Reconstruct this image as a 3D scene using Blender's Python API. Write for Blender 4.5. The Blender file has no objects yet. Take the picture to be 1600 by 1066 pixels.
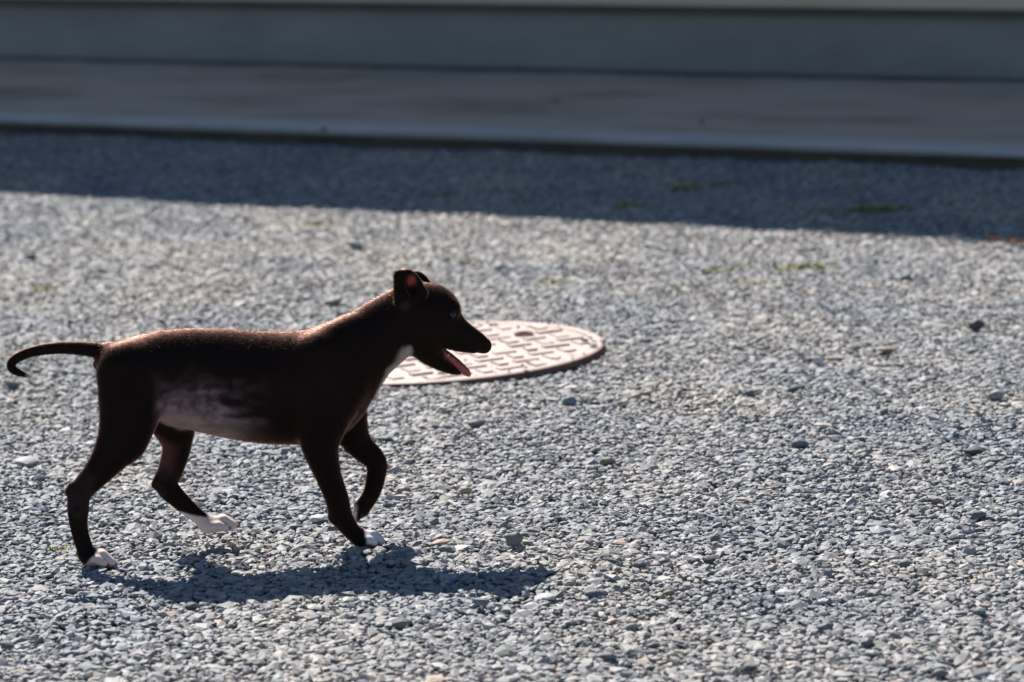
import bpy, bmesh, math, random
import numpy as np
from mathutils import Matrix, Vector, Euler

random.seed(7)
rng = np.random.default_rng(11)
scene = bpy.context.scene
col = scene.collection

# ------------------------------------------------------------------ camera
W_PX, H_PX, F_PX = 1600, 1066, 6000.0
CAM_H, DEP, ROLL = 1.08, math.radians(9.2), math.radians(2.0)
_fw = np.array([0, math.cos(DEP), -math.sin(DEP)])
_up0 = np.array([0, math.sin(DEP), math.cos(DEP)])
_r0 = np.array([1.0, 0, 0])
_R = math.cos(ROLL) * _r0 - math.sin(ROLL) * _up0
_U = math.sin(ROLL) * _r0 + math.cos(ROLL) * _up0
_C = np.array([0, 0, CAM_H])
cd = bpy.data.cameras.new('camera')
cd.sensor_width = 36.0
cd.lens = 36.0 * F_PX / W_PX
cd.clip_start, cd.clip_end = 0.05, 2000
cd.dof.use_dof = True
cd.dof.focus_distance = 5.12
cd.dof.aperture_fstop = 6.6
cam = bpy.data.objects.new('camera', cd)
col.objects.link(cam)
cam.matrix_world = Matrix([[_R[i], _U[i], -_fw[i], _C[i]] for i in range(3)] + [[0, 0, 0, 1]])
scene.camera = cam

# ------------------------------------------------------------------ sky, sun, exposure
SUN_TRAVEL = Vector((0.335, -0.85, -1.0)).normalized()
to_sun = -SUN_TRAVEL
sun_el = math.asin(to_sun.z)
sun_az = math.atan2(to_sun.x, to_sun.y)            # clockwise from +Y
world = bpy.data.worlds.new('World')
scene.world = world
world.use_nodes = True
wn = world.node_tree
sky = wn.nodes.new('ShaderNodeTexSky')
sky.sky_type = 'NISHITA'
sky.sun_disc = False
sky.sun_elevation = sun_el
sky.sun_rotation = sun_az
sky.air_density = 1.0
sky.dust_density = 0.1
sky.ozone_density = 3.0
bg = wn.nodes['Background']
bg.inputs['Strength'].default_value = 0.062
wn.links.new(sky.outputs[0], bg.inputs['Color'])
sd = bpy.data.lights.new('sun', 'SUN')
sd.energy = 5.0
sd.angle = math.radians(0.53)
sd.color = (1.0, 0.95, 0.88)
sun = bpy.data.objects.new('sun', sd)
col.objects.link(sun)
sun.rotation_euler = SUN_TRAVEL.to_track_quat('-Z', 'Y').to_euler()
sun.location = (-3, 8, 9)
vs = scene.view_settings
vs.view_transform = 'Standard'
vs.look = 'None'
vs.gamma = 1.0
vs.exposure = 0.67
vs.use_curve_mapping = False
scene.cycles.max_bounces = 8


# ------------------------------------------------------------------ pixel to place
def ray(x, y):
    return _fw * F_PX + _R * (x - 800) - _U * (y - 533)


def ground(x, y, z=0.0):
    d = ray(x, y)
    return _C + d * ((z - CAM_H) / d[2])


def project(P):
    d = np.asarray(P) - _C
    k = F_PX / (d @ _fw)
    return np.stack([800 + (d @ _R) * k, 533 - (d @ _U) * k], -1)


# ------------------------------------------------------------------ materials
def new_mat(name):
    m = bpy.data.materials.new(name)
    m.use_nodes = True
    nt = m.node_tree
    return m, nt, nt.nodes['Principled BSDF']


def nd(nt, t, **kw):
    n = nt.nodes.new(t)
    for k, v in kw.items():
        if k in n.inputs:
            n.inputs[k].default_value = v
        else:
            setattr(n, k, v)
    return n


def ramp(nt, fac, stops):
    r = nt.nodes.new('ShaderNodeValToRGB')
    el = r.color_ramp.elements
    while len(el) < len(stops):
        el.new(0.5)
    for e, (p, c) in zip(el, stops):
        e.position = p
        e.color = (*c, 1)
    nt.links.new(fac, r.inputs[0])
    return r.outputs[0]


def coords(nt, kind='Object', scale=(1, 1, 1), rot=(0, 0, 0)):
    tc = nt.nodes.new('ShaderNodeTexCoord')
    mp = nt.nodes.new('ShaderNodeMapping')
    mp.inputs['Scale'].default_value = scale
    mp.inputs['Rotation'].default_value = rot
    nt.links.new(tc.outputs[kind], mp.inputs[0])
    return mp.outputs[0]


def bump(nt, h, bsdf, strength, dist):
    b = nt.nodes.new('ShaderNodeBump')
    b.inputs['Strength'].default_value = strength
    b.inputs['Distance'].default_value = dist
    nt.links.new(h, b.inputs['Height'])
    nt.links.new(b.outputs[0], bsdf.inputs['Normal'])


def noisy(name, c1, c2, scale, rough=0.85, bumps=0.3, bdist=0.002, detail=6, vscale=(1, 1, 1), c3=None, rot=(0, 0, 0)):
    m, nt, b = new_mat(name)
    v = coords(nt, 'Object', vscale, rot)
    n = nd(nt, 'ShaderNodeTexNoise', Scale=scale, Detail=detail, Roughness=0.65)
    nt.links.new(v, n.inputs['Vector'])
    stops = [(0.3, c1), (0.7, c2)] if c3 is None else [(0.28, c1), (0.5, c2), (0.72, c3)]
    nt.links.new(ramp(nt, n.outputs['Fac'], stops), b.inputs['Base Color'])
    b.inputs['Roughness'].default_value = rough
    n2 = nd(nt, 'ShaderNodeTexNoise', Scale=scale * 9, Detail=4)
    nt.links.new(v, n2.inputs['Vector'])
    bump(nt, n2.outputs['Fac'], b, bumps, bdist)
    return m


# gravel stones: tint comes from the stone itself
def stone_material(name, attr_type):
    m, nt, b = new_mat(name)
    a = nt.nodes.new('ShaderNodeAttribute')
    a.attribute_type = attr_type
    a.attribute_name = 'tint'
    v = coords(nt, 'Object', (1, 1, 1))
    n = nd(nt, 'ShaderNodeTexNoise', Scale=2.2 if attr_type == 'INSTANCER' else 120, Detail=5, Roughness=0.7)
    nt.links.new(v, n.inputs['Vector'])
    r = ramp(nt, n.outputs['Fac'], [(0.25, (0.62, 0.62, 0.62)), (0.75, (1.25, 1.25, 1.25))])
    mx = nt.nodes.new('ShaderNodeMix')
    mx.data_type = 'RGBA'
    mx.blend_type = 'MULTIPLY'
    mx.inputs[0].default_value = 1.0
    nt.links.new(a.outputs['Color'], mx.inputs[6])
    nt.links.new(r, mx.inputs[7])
    nt.links.new(mx.outputs[2], b.inputs['Base Color'])
    b.inputs['Roughness'].default_value = 0.66
    b.inputs['Specular IOR Level'].default_value = 0.45
    return m


M_GRAVEL = stone_material('gravel_stone', 'INSTANCER')
M_STONE = stone_material('single_stone', 'OBJECT')


def ground_material():
    m, nt, b = new_mat('gravel_ground')
    v = coords(nt, 'Object')
    vo = nd(nt, 'ShaderNodeTexVoronoi', Scale=85.0)
    nt.links.new(v, vo.inputs['Vector'])
    n = nd(nt, 'ShaderNodeTexNoise', Scale=0.9, Detail=5)
    nt.links.new(v, n.inputs['Vector'])
    base = ramp(nt, vo.outputs['Color'], [(0.0, (0.09, 0.095, 0.10)), (0.5, (0.18, 0.19, 0.195)), (1.0, (0.30, 0.30, 0.30))])
    tone = ramp(nt, n.outputs['Fac'], [(0.3, (0.85, 0.85, 0.85)), (0.7, (1.1, 1.1, 1.1))])
    mx = nt.nodes.new('ShaderNodeMix')
    mx.data_type = 'RGBA'
    mx.blend_type = 'MULTIPLY'
    mx.inputs[0].default_value = 1.0
    nt.links.new(base, mx.inputs[6])
    nt.links.new(tone, mx.inputs[7])
    nt.links.new(mx.outputs[2], b.inputs['Base Color'])
    b.inputs['Roughness'].default_value = 0.8
    inv = nd(nt, 'ShaderNodeMath', operation='SUBTRACT')
    inv.inputs[0].default_value = 1.0
    nt.links.new(vo.outputs['Distance'], inv.inputs[1])
    bump(nt, inv.outputs[0], b, 1.0, 0.006)
    return m


# ------------------------------------------------------------------ mesh helpers
def link(name, me, mat=None, parent=None):
    o = bpy.data.objects.new(name, me)
    col.objects.link(o)
    if mat is not None and me is not None and not me.materials:
        me.materials.append(mat)
    if parent is not None:
        o.parent = parent
    return o


def tag(o, label=None, cat=None, group=None, kind=None):
    for k, v in (('label', label), ('category', cat), ('group', group), ('kind', kind)):
        if v:
            o[k] = v
    return o


def bm_mesh(name, bm, smooth=False):
    me = bpy.data.meshes.new(name)
    bmesh.ops.recalc_face_normals(bm, faces=bm.faces)
    bm.to_mesh(me)
    bm.free()
    if smooth:
        me.polygons.foreach_set('use_smooth', [True] * len(me.polygons))
    return me


def box_mesh(name, x0, x1, y0, y1, z0, z1, bev=0.0, seg=2):
    bm = bmesh.new()
    bmesh.ops.create_cube(bm, size=1.0)
    for v in bm.verts:
        v.co = Vector(((x0 + x1) / 2 + v.co.x * (x1 - x0), (y0 + y1) / 2 + v.co.y * (y1 - y0), (z0 + z1) / 2 + v.co.z * (z1 - z0)))
    if bev:
        bmesh.ops.bevel(bm, geom=bm.edges[:], offset=bev, segments=seg, affect='EDGES', profile=0.6)
    return bm_mesh(name, bm)


def stone_mesh(name, seed, dims=(1, 0.8, 0.55), npts=15, rough=0.25):
    r = random.Random(seed)
    bm = bmesh.new()
    for i in range(npts):
        z = 1 - 2 * (i + 0.5) / npts
        a = i * 2.39996 + r.uniform(-0.5, 0.5)
        q = math.sqrt(max(0, 1 - z * z))
        k = 1 + r.uniform(-rough, rough)
        bm.verts.new((0.5 * dims[0] * q * math.cos(a) * k, 0.5 * dims[1] * q * math.sin(a) * k, 0.5 * dims[2] * z * k))
    res = bmesh.ops.convex_hull(bm, input=bm.verts[:])
    junk = [e for e in res['geom_interior'] if isinstance(e, bmesh.types.BMVert)] + [e for e in res['geom_unused'] if isinstance(e, bmesh.types.BMVert)]
    if junk:
        bmesh.ops.delete(bm, geom=list(set(junk)), context='VERTS')
    return bm_mesh(name, bm)


# ------------------------------------------------------------------ the building line
ANG = math.radians(-32.5)
WD = np.array([math.cos(ANG), math.sin(ANG), 0])          # along the wall, towards the right
WNV = np.array([-math.sin(ANG), math.cos(ANG), 0])        # away from the yard
SLAB_H = 0.05
kerb_d = float(WNV @ ground(800, 208, SLAB_H))
base_d = float(WNV @ ground(800, 108.5, SLAB_H))
shade_d = float(WNV @ ground(800, 341))
FRAME = Matrix([[WD[0], WNV[0], 0, 0], [WD[1], WNV[1], 0, 0], [0, 0, 1, 0], [0, 0, 0, 1]])   # local x along the wall, y into it

# ------------------------------------------------------------------ ground
bm = bmesh.new()
bmesh.ops.create_grid(bm, x_segments=40, y_segments=40, size=300)
o = tag(link('ground', bm_mesh('ground', bm), ground_material()), kind='structure')
o.location = (0, 0, -0.007)

# ------------------------------------------------------------------ gravel
COVER_C = np.array([-0.137, 6.54])
COVER_R = 0.298
protos = bpy.data.collections.new('gravel_stone_shapes')
for i in range(14):
    r = random.Random(100 + i)
    me = stone_mesh('gravel_stone', 40 + i, (1.0, r.uniform(0.58, 0.92), r.uniform(0.26, 0.56)), r.choice((11, 13, 15)), 0.28)
    me.materials.append(M_GRAVEL)
    protos.objects.link(bpy.data.objects.new('gravel_stone', me))

PALETTE = np.array([
    (0.31, 0.325, 0.335), (0.38, 0.39, 0.395), (0.24, 0.262, 0.28), (0.17, 0.20, 0.215), (0.43, 0.43, 0.42),
    (0.36, 0.345, 0.315), (0.29, 0.31, 0.295), (0.52, 0.51, 0.50), (0.11, 0.13, 0.145), (0.42, 0.34, 0.27), (0.33, 0.30, 0.30)])
PAL_P = np.array([0.24, 0.17, 0.16, 0.09, 0.10, 0.06, 0.07, 0.03, 0.035, 0.015, 0.03])
PAL_P = PAL_P / PAL_P.sum()


def noise2(x, y, seed, scale):
    r = np.random.default_rng(seed)
    out = np.zeros_like(x)
    for k in range(5):
        a = r.uniform(0, 6.28)
        f = scale * r.uniform(0.6, 1.7)
        out += np.sin((x * math.cos(a) + y * math.sin(a)) * f + r.uniform(0, 6.28))
    return out / 5


def build_gravel():
    pts = []
    s = 0.0086
    ys = np.arange(3.7, 11.2, s)
    for k, y in enumerate(ys):
        hw = 0.133 * y + 0.75
        xs = np.arange(-hw, hw, s) + (k % 2) * s * 0.5
        pts.append(np.stack([xs, np.full_like(xs, y)], 1))
    p = np.concatenate(pts)
    p += rng.uniform(-0.45 * s, 0.45 * s, p.shape)
    # a coarser spread to both sides and in front
    s2 = 0.0135
    gx, gy = np.meshgrid(np.arange(-4.6, 4.6, s2), np.arange(2.6, 13.5, s2))
    p2 = np.stack([gx.ravel(), gy.ravel()], 1) + rng.uniform(-0.5 * s2, 0.5 * s2, (gx.size, 2))
    p2 = p2[(np.abs(p2[:, 0]) > 0.133 * p2[:, 1] + 0.75) | (p2[:, 1] < 3.7)]
    p2 = p2[np.abs(p2[:, 0]) < 0.133 * p2[:, 1] + 2.9]
    n_fine = len(p)
    coarse = np.concatenate([np.zeros(n_fine, bool), np.ones(len(p2), bool)])
    p = np.concatenate([p, p2])
    d = p @ WNV[:2]
    coarse = coarse[d < kerb_d + 0.02]
    p = p[d < kerb_d + 0.02]
    q = np.hypot(p[:, 0] - COVER_C[0], p[:, 1] - COVER_C[1])
    strew = rng.random(len(p)) < np.where(q > COVER_R - 0.05, 0.06, 0.008) * (q < COVER_R - 0.004)
    coarse = coarse[(q > COVER_R + 0.001) | strew]
    p = p[(q > COVER_R + 0.001) | strew]
    q = np.hypot(p[:, 0] - COVER_C[0], p[:, 1] - COVER_C[1])
    n = len(p)
    size = 0.0130 * np.exp(rng.normal(0, 0.36, n) + 0.14 * noise2(p[:, 0], p[:, 1], 8, 7.0))
    big = rng.random(n) < 0.022
    size[big] *= 1.7
    size[coarse] *= 1.45
    size = np.clip(size, 0.006, 0.036)
    z = rng.uniform(-0.0050, 0.0005, n) - 0.12 * (size - 0.012) + 0.004 * noise2(p[:, 0], p[:, 1], 3, 9.0) + 0.0045 * noise2(p[:, 0], p[:, 1], 13, 26.0) * np.clip(q - COVER_R, 0, 0.1) * 10
    on = q < COVER_R
    size[on] *= 0.6
    z[on] = 0.0085 + 0.2 * size[on] + (p[on, 0] - COVER_C[0]) * 0.026
    co = np.column_stack([p, z])
    rot = np.column_stack([rng.normal(0, 0.22, n), rng.normal(0, 0.22, n), rng.uniform(0, 6.283, n)])
    tint = PALETTE[rng.choice(len(PALETTE), n, p=PAL_P)] * rng.uniform(0.82, 1.18, (n, 1))
    warm = np.clip(0.5 + 0.45 * noise2(p[:, 0], p[:, 1], 5, 2.4) + 0.55 * noise2(p[:, 0], p[:, 1], 15, 11.0), 0, 1)[:, None]
    tint = tint * (1 - 0.14 * (1 - warm)) * np.array([1.0, 1.0, 1.0])
    tint = np.array([0.31, 0.32, 0.33]) * 0.10 + tint * 0.90
    tint = np.clip(tint * np.array([0.955, 0.91, 0.905]) * (1 + (warm - 0.5) * np.array([0.30, 0.17, -0.02])), 0, 1)
    me = bpy.data.meshes.new('gravel')
    me.vertices.add(n)
    me.vertices.foreach_set('co', co.astype(np.float32).ravel())
    a = me.attributes.new('rot', 'FLOAT_VECTOR', 'POINT')
    a.data.foreach_set('vector', rot.astype(np.float32).ravel())
    a = me.attributes.new('size', 'FLOAT', 'POINT')
    a.data.foreach_set('value', size.astype(np.float32))
    a = me.attributes.new('pick', 'INT', 'POINT')
    a.data.foreach_set('value', rng.integers(0, 14, n).astype(np.int32))
    a = me.attributes.new('tint', 'FLOAT_COLOR', 'POINT')
    a.data.foreach_set('color', np.column_stack([tint, np.ones(n)]).astype(np.float32).ravel())
    me.update()
    o = tag(link('gravel', me, M_GRAVEL), 'grey blue crushed stone gravel covering the yard', 'gravel', kind='stuff')
    ng = bpy.data.node_groups.new('scatter_gravel', 'GeometryNodeTree')
    ng.interface.new_socket('Geometry', in_out='INPUT', socket_type='NodeSocketGeometry')
    ng.interface.new_socket('Geometry', in_out='OUTPUT', socket_type='NodeSocketGeometry')
    N, L = ng.nodes, ng.links
    gi, go = N.new('NodeGroupInput'), N.new('NodeGroupOutput')
    ci = N.new('GeometryNodeCollectionInfo')
    ci.inputs['Collection'].default_value = protos
    ci.inputs['Separate Children'].default_value = True
    ci.inputs['Reset Children'].default_value = True
    iop = N.new('GeometryNodeInstanceOnPoints')
    iop.inputs['Pick Instance'].default_value = True

    def attr(name, t):
        k = N.new('GeometryNodeInputNamedAttribute')
        k.data_type = t
        k.inputs['Name'].default_value = name
        return k.outputs['Attribute']
    e2r = N.new('FunctionNodeEulerToRotation')
    L.new(gi.outputs[0], iop.inputs['Points'])
    L.new(ci.outputs[0], iop.inputs['Instance'])
    L.new(attr('pick', 'INT'), iop.inputs['Instance Index'])
    L.new(attr('rot', 'FLOAT_VECTOR'), e2r.inputs[0])
    L.new(e2r.outputs[0], iop.inputs['Rotation'])
    L.new(attr('size', 'FLOAT'), iop.inputs['Scale'])
    L.new(iop.outputs[0], go.inputs[0])
    md = o.modifiers.new('scatter', 'NODES')
    md.node_group = ng
    return n


N_GRAVEL = build_gravel()

# ------------------------------------------------------------------ walkway
M_CONC = noisy('walkway_concrete', (0.31, 0.255, 0.215), (0.46, 0.40, 0.35), 2.0, 0.8, 0.35, 0.002, 10, (0.6, 1.0, 1), c3=(0.25, 0.18, 0.145))
M_LIP = noisy('walkway_edge_concrete', (0.42, 0.41, 0.40), (0.53, 0.52, 0.51), 5.0, 0.8, 0.3, 0.002)
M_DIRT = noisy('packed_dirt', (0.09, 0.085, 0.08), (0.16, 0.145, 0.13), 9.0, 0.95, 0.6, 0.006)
X0, X1 = -12.0, 3.6      # along the wall


def wall_obj(name, x0, x1, y0, y1, z0, z1, mat, parent=None, bev=0.0):
    o = link(name, box_mesh(name, x0, x1, y0, y1, z0, z1, bev), mat, parent)
    if parent is None:
        o.matrix_world = FRAME
    return o


walk = tag(wall_obj('walkway', X0, X1, kerb_d + 0.105, base_d + 0.05, -0.25, SLAB_H, M_CONC), kind='structure')


def wavy_lip():
    """front edge strip of the slab, its nose slightly uneven and overhanging"""
    bm = bmesh.new()
    n = 500
    prof = [(0.0, -0.012), (0.0, -0.004), (0.006, 0.0), (0.03, 0.0025), (0.103, 0.0025), (0.103, -0.022), (0.008, -0.022)]
    rings = []
    r = random.Random(3)
    off = dz = 0.0
    for i in range(n + 1):
        x = X0 + (X1 - X0) * i / n
        off = 0.93 * off + r.gauss(0, 0.0012)
        dz = 0.93 * dz + r.gauss(0, 0.0007)
        rings.append([bm.verts.new((x, kerb_d + p + (off if p < 0.02 else 0), SLAB_H + q + (dz if p < 0.05 and q > -0.02 else 0))) for p, q in prof])
    for a, b in zip(rings, rings[1:]):
        for k in range(len(prof)):
            bm.faces.new((a[k], a[(k + 1) % len(prof)], b[(k + 1) % len(prof)], b[k]))
    bm.faces.new(rings[0])
    bm.faces.new(rings[-1])
    return bm_mesh('edge_strip', bm)


link('edge_strip', wavy_lip(), M_LIP, walk)
link('edge_footing', box_mesh('edge_footing', X0, X1, kerb_d + 0.045, kerb_d + 0.102, -0.2, SLAB_H - 0.0225), M_DIRT, walk)



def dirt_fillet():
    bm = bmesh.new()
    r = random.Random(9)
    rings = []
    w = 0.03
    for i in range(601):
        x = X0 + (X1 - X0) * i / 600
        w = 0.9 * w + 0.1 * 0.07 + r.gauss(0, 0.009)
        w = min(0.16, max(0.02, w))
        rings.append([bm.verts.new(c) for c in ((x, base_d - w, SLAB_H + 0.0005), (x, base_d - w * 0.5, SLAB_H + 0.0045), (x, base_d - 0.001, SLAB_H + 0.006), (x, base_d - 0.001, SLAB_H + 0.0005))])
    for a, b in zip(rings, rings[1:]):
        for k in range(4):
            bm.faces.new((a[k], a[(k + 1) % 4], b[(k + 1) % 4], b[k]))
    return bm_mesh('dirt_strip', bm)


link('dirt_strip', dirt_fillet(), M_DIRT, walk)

# ------------------------------------------------------------------ building
EAVE = 0.55
flow = -float(WNV[:2] @ np.array([SUN_TRAVEL.x, SUN_TRAVEL.y])) / -SUN_TRAVEL.z      # shade reach per metre of height
ROOF_Z = (base_d - EAVE - shade_d) / flow
PLINTH = 0.172
M_PLINTH = noisy('plinth_render', (0.21, 0.205, 0.195), (0.35, 0.345, 0.33), 1.7, 0.9, 0.25, 0.002, 9, (0.6, 1, 1.6))
M_SIDING = noisy('wall_plaster', (0.58, 0.51, 0.36), (0.66, 0.59, 0.43), 2.5, 0.85, 0.3, 0.002, 7, (1.6, 1, 0.5))
M_DRIP = noisy('drip_edge_metal', (0.055, 0.055, 0.045), (0.085, 0.085, 0.07), 6, 0.6, 0.1, 0.001)
M_ROOF = noisy('roof_metal', (0.2, 0.08, 0.06), (0.28, 0.12, 0.09), 4, 0.6, 0.2, 0.002)
M_TRIM = noisy('painted_trim', (0.55, 0.54, 0.5), (0.65, 0.64, 0.6), 4, 0.6, 0.1, 0.001)
bld = tag(link('building', None), 'long plastered building with a grey blue plinth standing behind the walkway', 'building')
bld.empty_display_size = 0.2
bld.matrix_world = FRAME
BD = 7.0
wall_obj('plinth', X0, X1, base_d, base_d + BD, 0.0, SLAB_H + PLINTH, M_PLINTH, bld)
wall_obj('drip_edge', X0 - 0.02, X1 + 0.02, base_d - 0.030, base_d + BD + 0.02, SLAB_H + PLINTH + 0.002, SLAB_H + PLINTH + 0.022, M_DRIP, bld, 0.003)
wall_obj('wall', X0, X1, base_d - 0.012, base_d + BD, SLAB_H + PLINTH + 0.024, ROOF_Z - 0.16, M_SIDING, bld)
wall_obj('soffit', X0 - 0.3, X1 + 0.3, base_d - EAVE + 0.03, base_d + BD + EAVE, ROOF_Z - 0.157, ROOF_Z - 0.13, M_TRIM, bld)
wall_obj('fascia', X0 - 0.3, X1 + 0.3, base_d - EAVE, base_d - EAVE + 0.028, ROOF_Z - 0.17, ROOF_Z - 0.003, M_TRIM, bld)


def roof_mesh():
    bm = bmesh.new()
    y0, y1, ym = base_d - EAVE, base_d + BD + EAVE, base_d + BD / 2
    prof = [(y0, ROOF_Z), (ym, ROOF_Z + 1.1), (y1, ROOF_Z), (y1, ROOF_Z - 0.1), (y0 + 0.05, ROOF_Z - 0.1)]
    a = [bm.verts.new((X0 - 0.35, y, z)) for y, z in prof]
    b = [bm.verts.new((X1 + 0.35, y, z)) for y, z in prof]
    for k in range(5):
        bm.faces.new((a[k], a[(k + 1) % 5], b[(k + 1) % 5], b[k]))
    bm.faces.new(a)
    bm.faces.new(b)
    return bm_mesh('roof', bm)


link('roof', roof_mesh(), M_ROOF, bld)

# ------------------------------------------------------------------ manhole cover
M_COVER = noisy('cover_paint', (0.34, 0.245, 0.22), (0.51, 0.40, 0.365), 9, 0.55, 0.3, 0.001, 9, c3=(0.42, 0.325, 0.285))
M_COVER_SIDE = noisy('cover_side_rust', (0.09, 0.045, 0.04), (0.16, 0.08, 0.065), 20, 0.8, 0.4, 0.002)
cover = tag(link('manhole_cover', None), 'round pinkish manhole cover with raised tread pads lying in the gravel', 'manhole cover')
cover.empty_display_size = 0.1
cover.location = (COVER_C[0], COVER_C[1], -0.0045)
cover.rotation_euler = (0, math.radians(-1.5), math.radians(22))


def lathe(name, prof, n=96):
    bm = bmesh.new()
    rings = []
    for i in range(n):
        a = 2 * math.pi * i / n
        rings.append([bm.verts.new((r * math.cos(a), r * math.sin(a), z)) for r, z in prof])
    for i in range(n):
        a, b = rings[i], rings[(i + 1) % n]
        for k in range(len(prof) - 1):
            bm.faces.new((a[k], b[k], b[k + 1], a[k + 1]))
    return bm, rings


bm, rings = lathe('plate', [(0.276, 0.0115), (0.276, -0.01)])
bm.faces.new([r[0] for r in rings])
link('plate', bm_mesh('plate', bm), M_COVER, cover)
bm, rings = lathe('rim', [(0.278, -0.01), (0.278, 0.0125), (0.280, 0.0135), (0.292, 0.0135), (0.296, 0.0115)])
link('rim', bm_mesh('rim', bm), M_COVER, cover)
bm, rings = lathe('side_band', [(0.2965, 0.0118), (0.2975, 0.008), (0.2975, -0.02)])
link('side_band', bm_mesh('side_band', bm), M_COVER_SIDE, cover)
pad_meshes = [box_mesh('tread_pad', -a / 2, a / 2, -b / 2, b / 2, -0.001, 0.0040, 0.0014, 1) for a, b in ((0.062, 0.030), (0.030, 0.062))]
r = random.Random(4)
pitch = 0.0475
row = 0
for iy in range(-7, 8):
    for ix in range(-7, 8):
        # basket weave: pads lie alternately along and across
        k = (ix + iy) % 2
        x, y = ix * pitch, iy * pitch
        if k and (ix % 2):
            pass
        if math.hypot(x, y) > 0.262:
            continue
        if (ix, iy) in ((4, 1), (-4, -1), (0, 4)):
            continue
        if r.random() < 0.10:
            continue
        p = link('tread_pad', pad_meshes[k], M_COVER, cover)
        p.location = (x, y, 0.0115)
        sc = 0.74
        p.scale = ((sc if not k else 0.72) * r.uniform(0.8, 1.04), (sc if k else 0.72) * r.uniform(0.8, 1.04), r.uniform(0.6, 1.0))
        p.rotation_euler = (0, 0, r.gauss(0, 0.04))
for x, y in ((4 * pitch, pitch), (-4 * pitch, -pitch), (0, 4 * pitch)):
    bm, rings = lathe('lifting_hole', [(0.017, 0.0005), (0.017, 0.0035), (0.012, 0.0035), (0.010, -0.0005)], 24)
    p = link('lifting_hole', bm_mesh('lifting_hole', bm), M_COVER_SIDE, cover)
    p.location = (x, y, 0.0125)

# ------------------------------------------------------------------ puppy (volume sculpted, then skinned as one surface)
YAW = math.radians(5.0)
DA = np.array([math.cos(YAW), math.sin(YAW), 0])
DN = np.array([-math.sin(YAW), math.cos(YAW), 0])       # towards the puppy's left, away from the yard's near side
NEAR_HIND_V = -0.034
P0 = ground(155, 884) - DN * NEAR_HIND_V
S_PX = F_PX / ((P0 - _C) @ _fw)


def dog(x, y, v=0.0):
    """pixel -> puppy coordinates (forward, left, up) on the plane at lateral distance v from its middle"""
    d = ray(x, y)
    t = ((P0 - _C) @ DN + v) / (d @ DN)
    P = _C + d * t - P0
    return np.array([P @ DA, v, P[2]])


def undog(q):
    return P0 + q[..., 0:1] * DA + q[..., 1:2] * DN + q[..., 2:3] * np.array([0, 0, 1.0])


VOX = 0.0021
lo = dog(-4, 400)[[0]].tolist() + [-0.085, -0.012]
hi = dog(785, 400)[[0]].tolist() + [0.085, dog(640, 408)[2]]
lo, hi = np.array(lo), np.array(hi)
dims = np.ceil((hi - lo) / VOX).astype(int) + 1
F = np.full(dims, 0.06, np.float32)


def smin(a, b, k):
    h = np.maximum(k - np.abs(a - b), 0) / k
    return np.minimum(a, b) - h * h * k * 0.25


def sub(pmin, pmax):
    i0 = np.clip(((pmin - lo) / VOX).astype(int), 0, dims)
    i1 = np.clip(((pmax - lo) / VOX).astype(int) + 2, 0, dims)
    ax = [lo[k] + VOX * np.arange(i0[k], i1[k]) for k in range(3)]
    return tuple(slice(i0[k], i1[k]) for k in range(3)), np.meshgrid(*ax, indexing='ij')


def cone(a, b, ra, rb, s=1.0, k=0.012, cut=False):
    a, b = np.array(a), np.array(b)
    pad = max(ra, rb) + k + 0.008
    sl, (X, Y, Z) = sub(np.minimum(a, b) - pad, np.maximum(a, b) + pad)
    ba = b - a
    L2 = max(1e-9, ba @ ba)
    # the lateral axis is squeezed by s about the bone
    t = np.clip(((X - a[0]) * ba[0] + (Y - a[1]) * ba[1] + (Z - a[2]) * ba[2]) / L2, 0, 1)
    d = np.sqrt((X - a[0] - t * ba[0]) ** 2 + ((Y - a[1] - t * ba[1]) * s) ** 2 + (Z - a[2] - t * ba[2]) ** 2) - (ra + (rb - ra) * t)
    if cut:
        F[sl] = -smin(-F[sl], d.astype(np.float32), k)
    else:
        F[sl] = smin(F[sl], d.astype(np.float32), k)


def ell(c, r, k=0.008, cut=False, tilt=0.0):
    c, r = np.array(c), np.array(r)
    pad = max(r) + k + 0.006
    sl, (X, Y, Z) = sub(c - pad, c + pad)
    dx, dz = X - c[0], Z - c[2]
    ct, st = math.cos(tilt), math.sin(tilt)
    q = np.sqrt(((dx * ct + dz * st) / r[0]) ** 2 + ((Y - c[1]) / r[1]) ** 2 + ((-dx * st + dz * ct) / r[2]) ** 2)
    d = (q - 1) * min(r)
    if cut:
        F[sl] = -smin(-F[sl], d.astype(np.float32), k)
    else:
        F[sl] = smin(F[sl], d.astype(np.float32), k)


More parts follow.
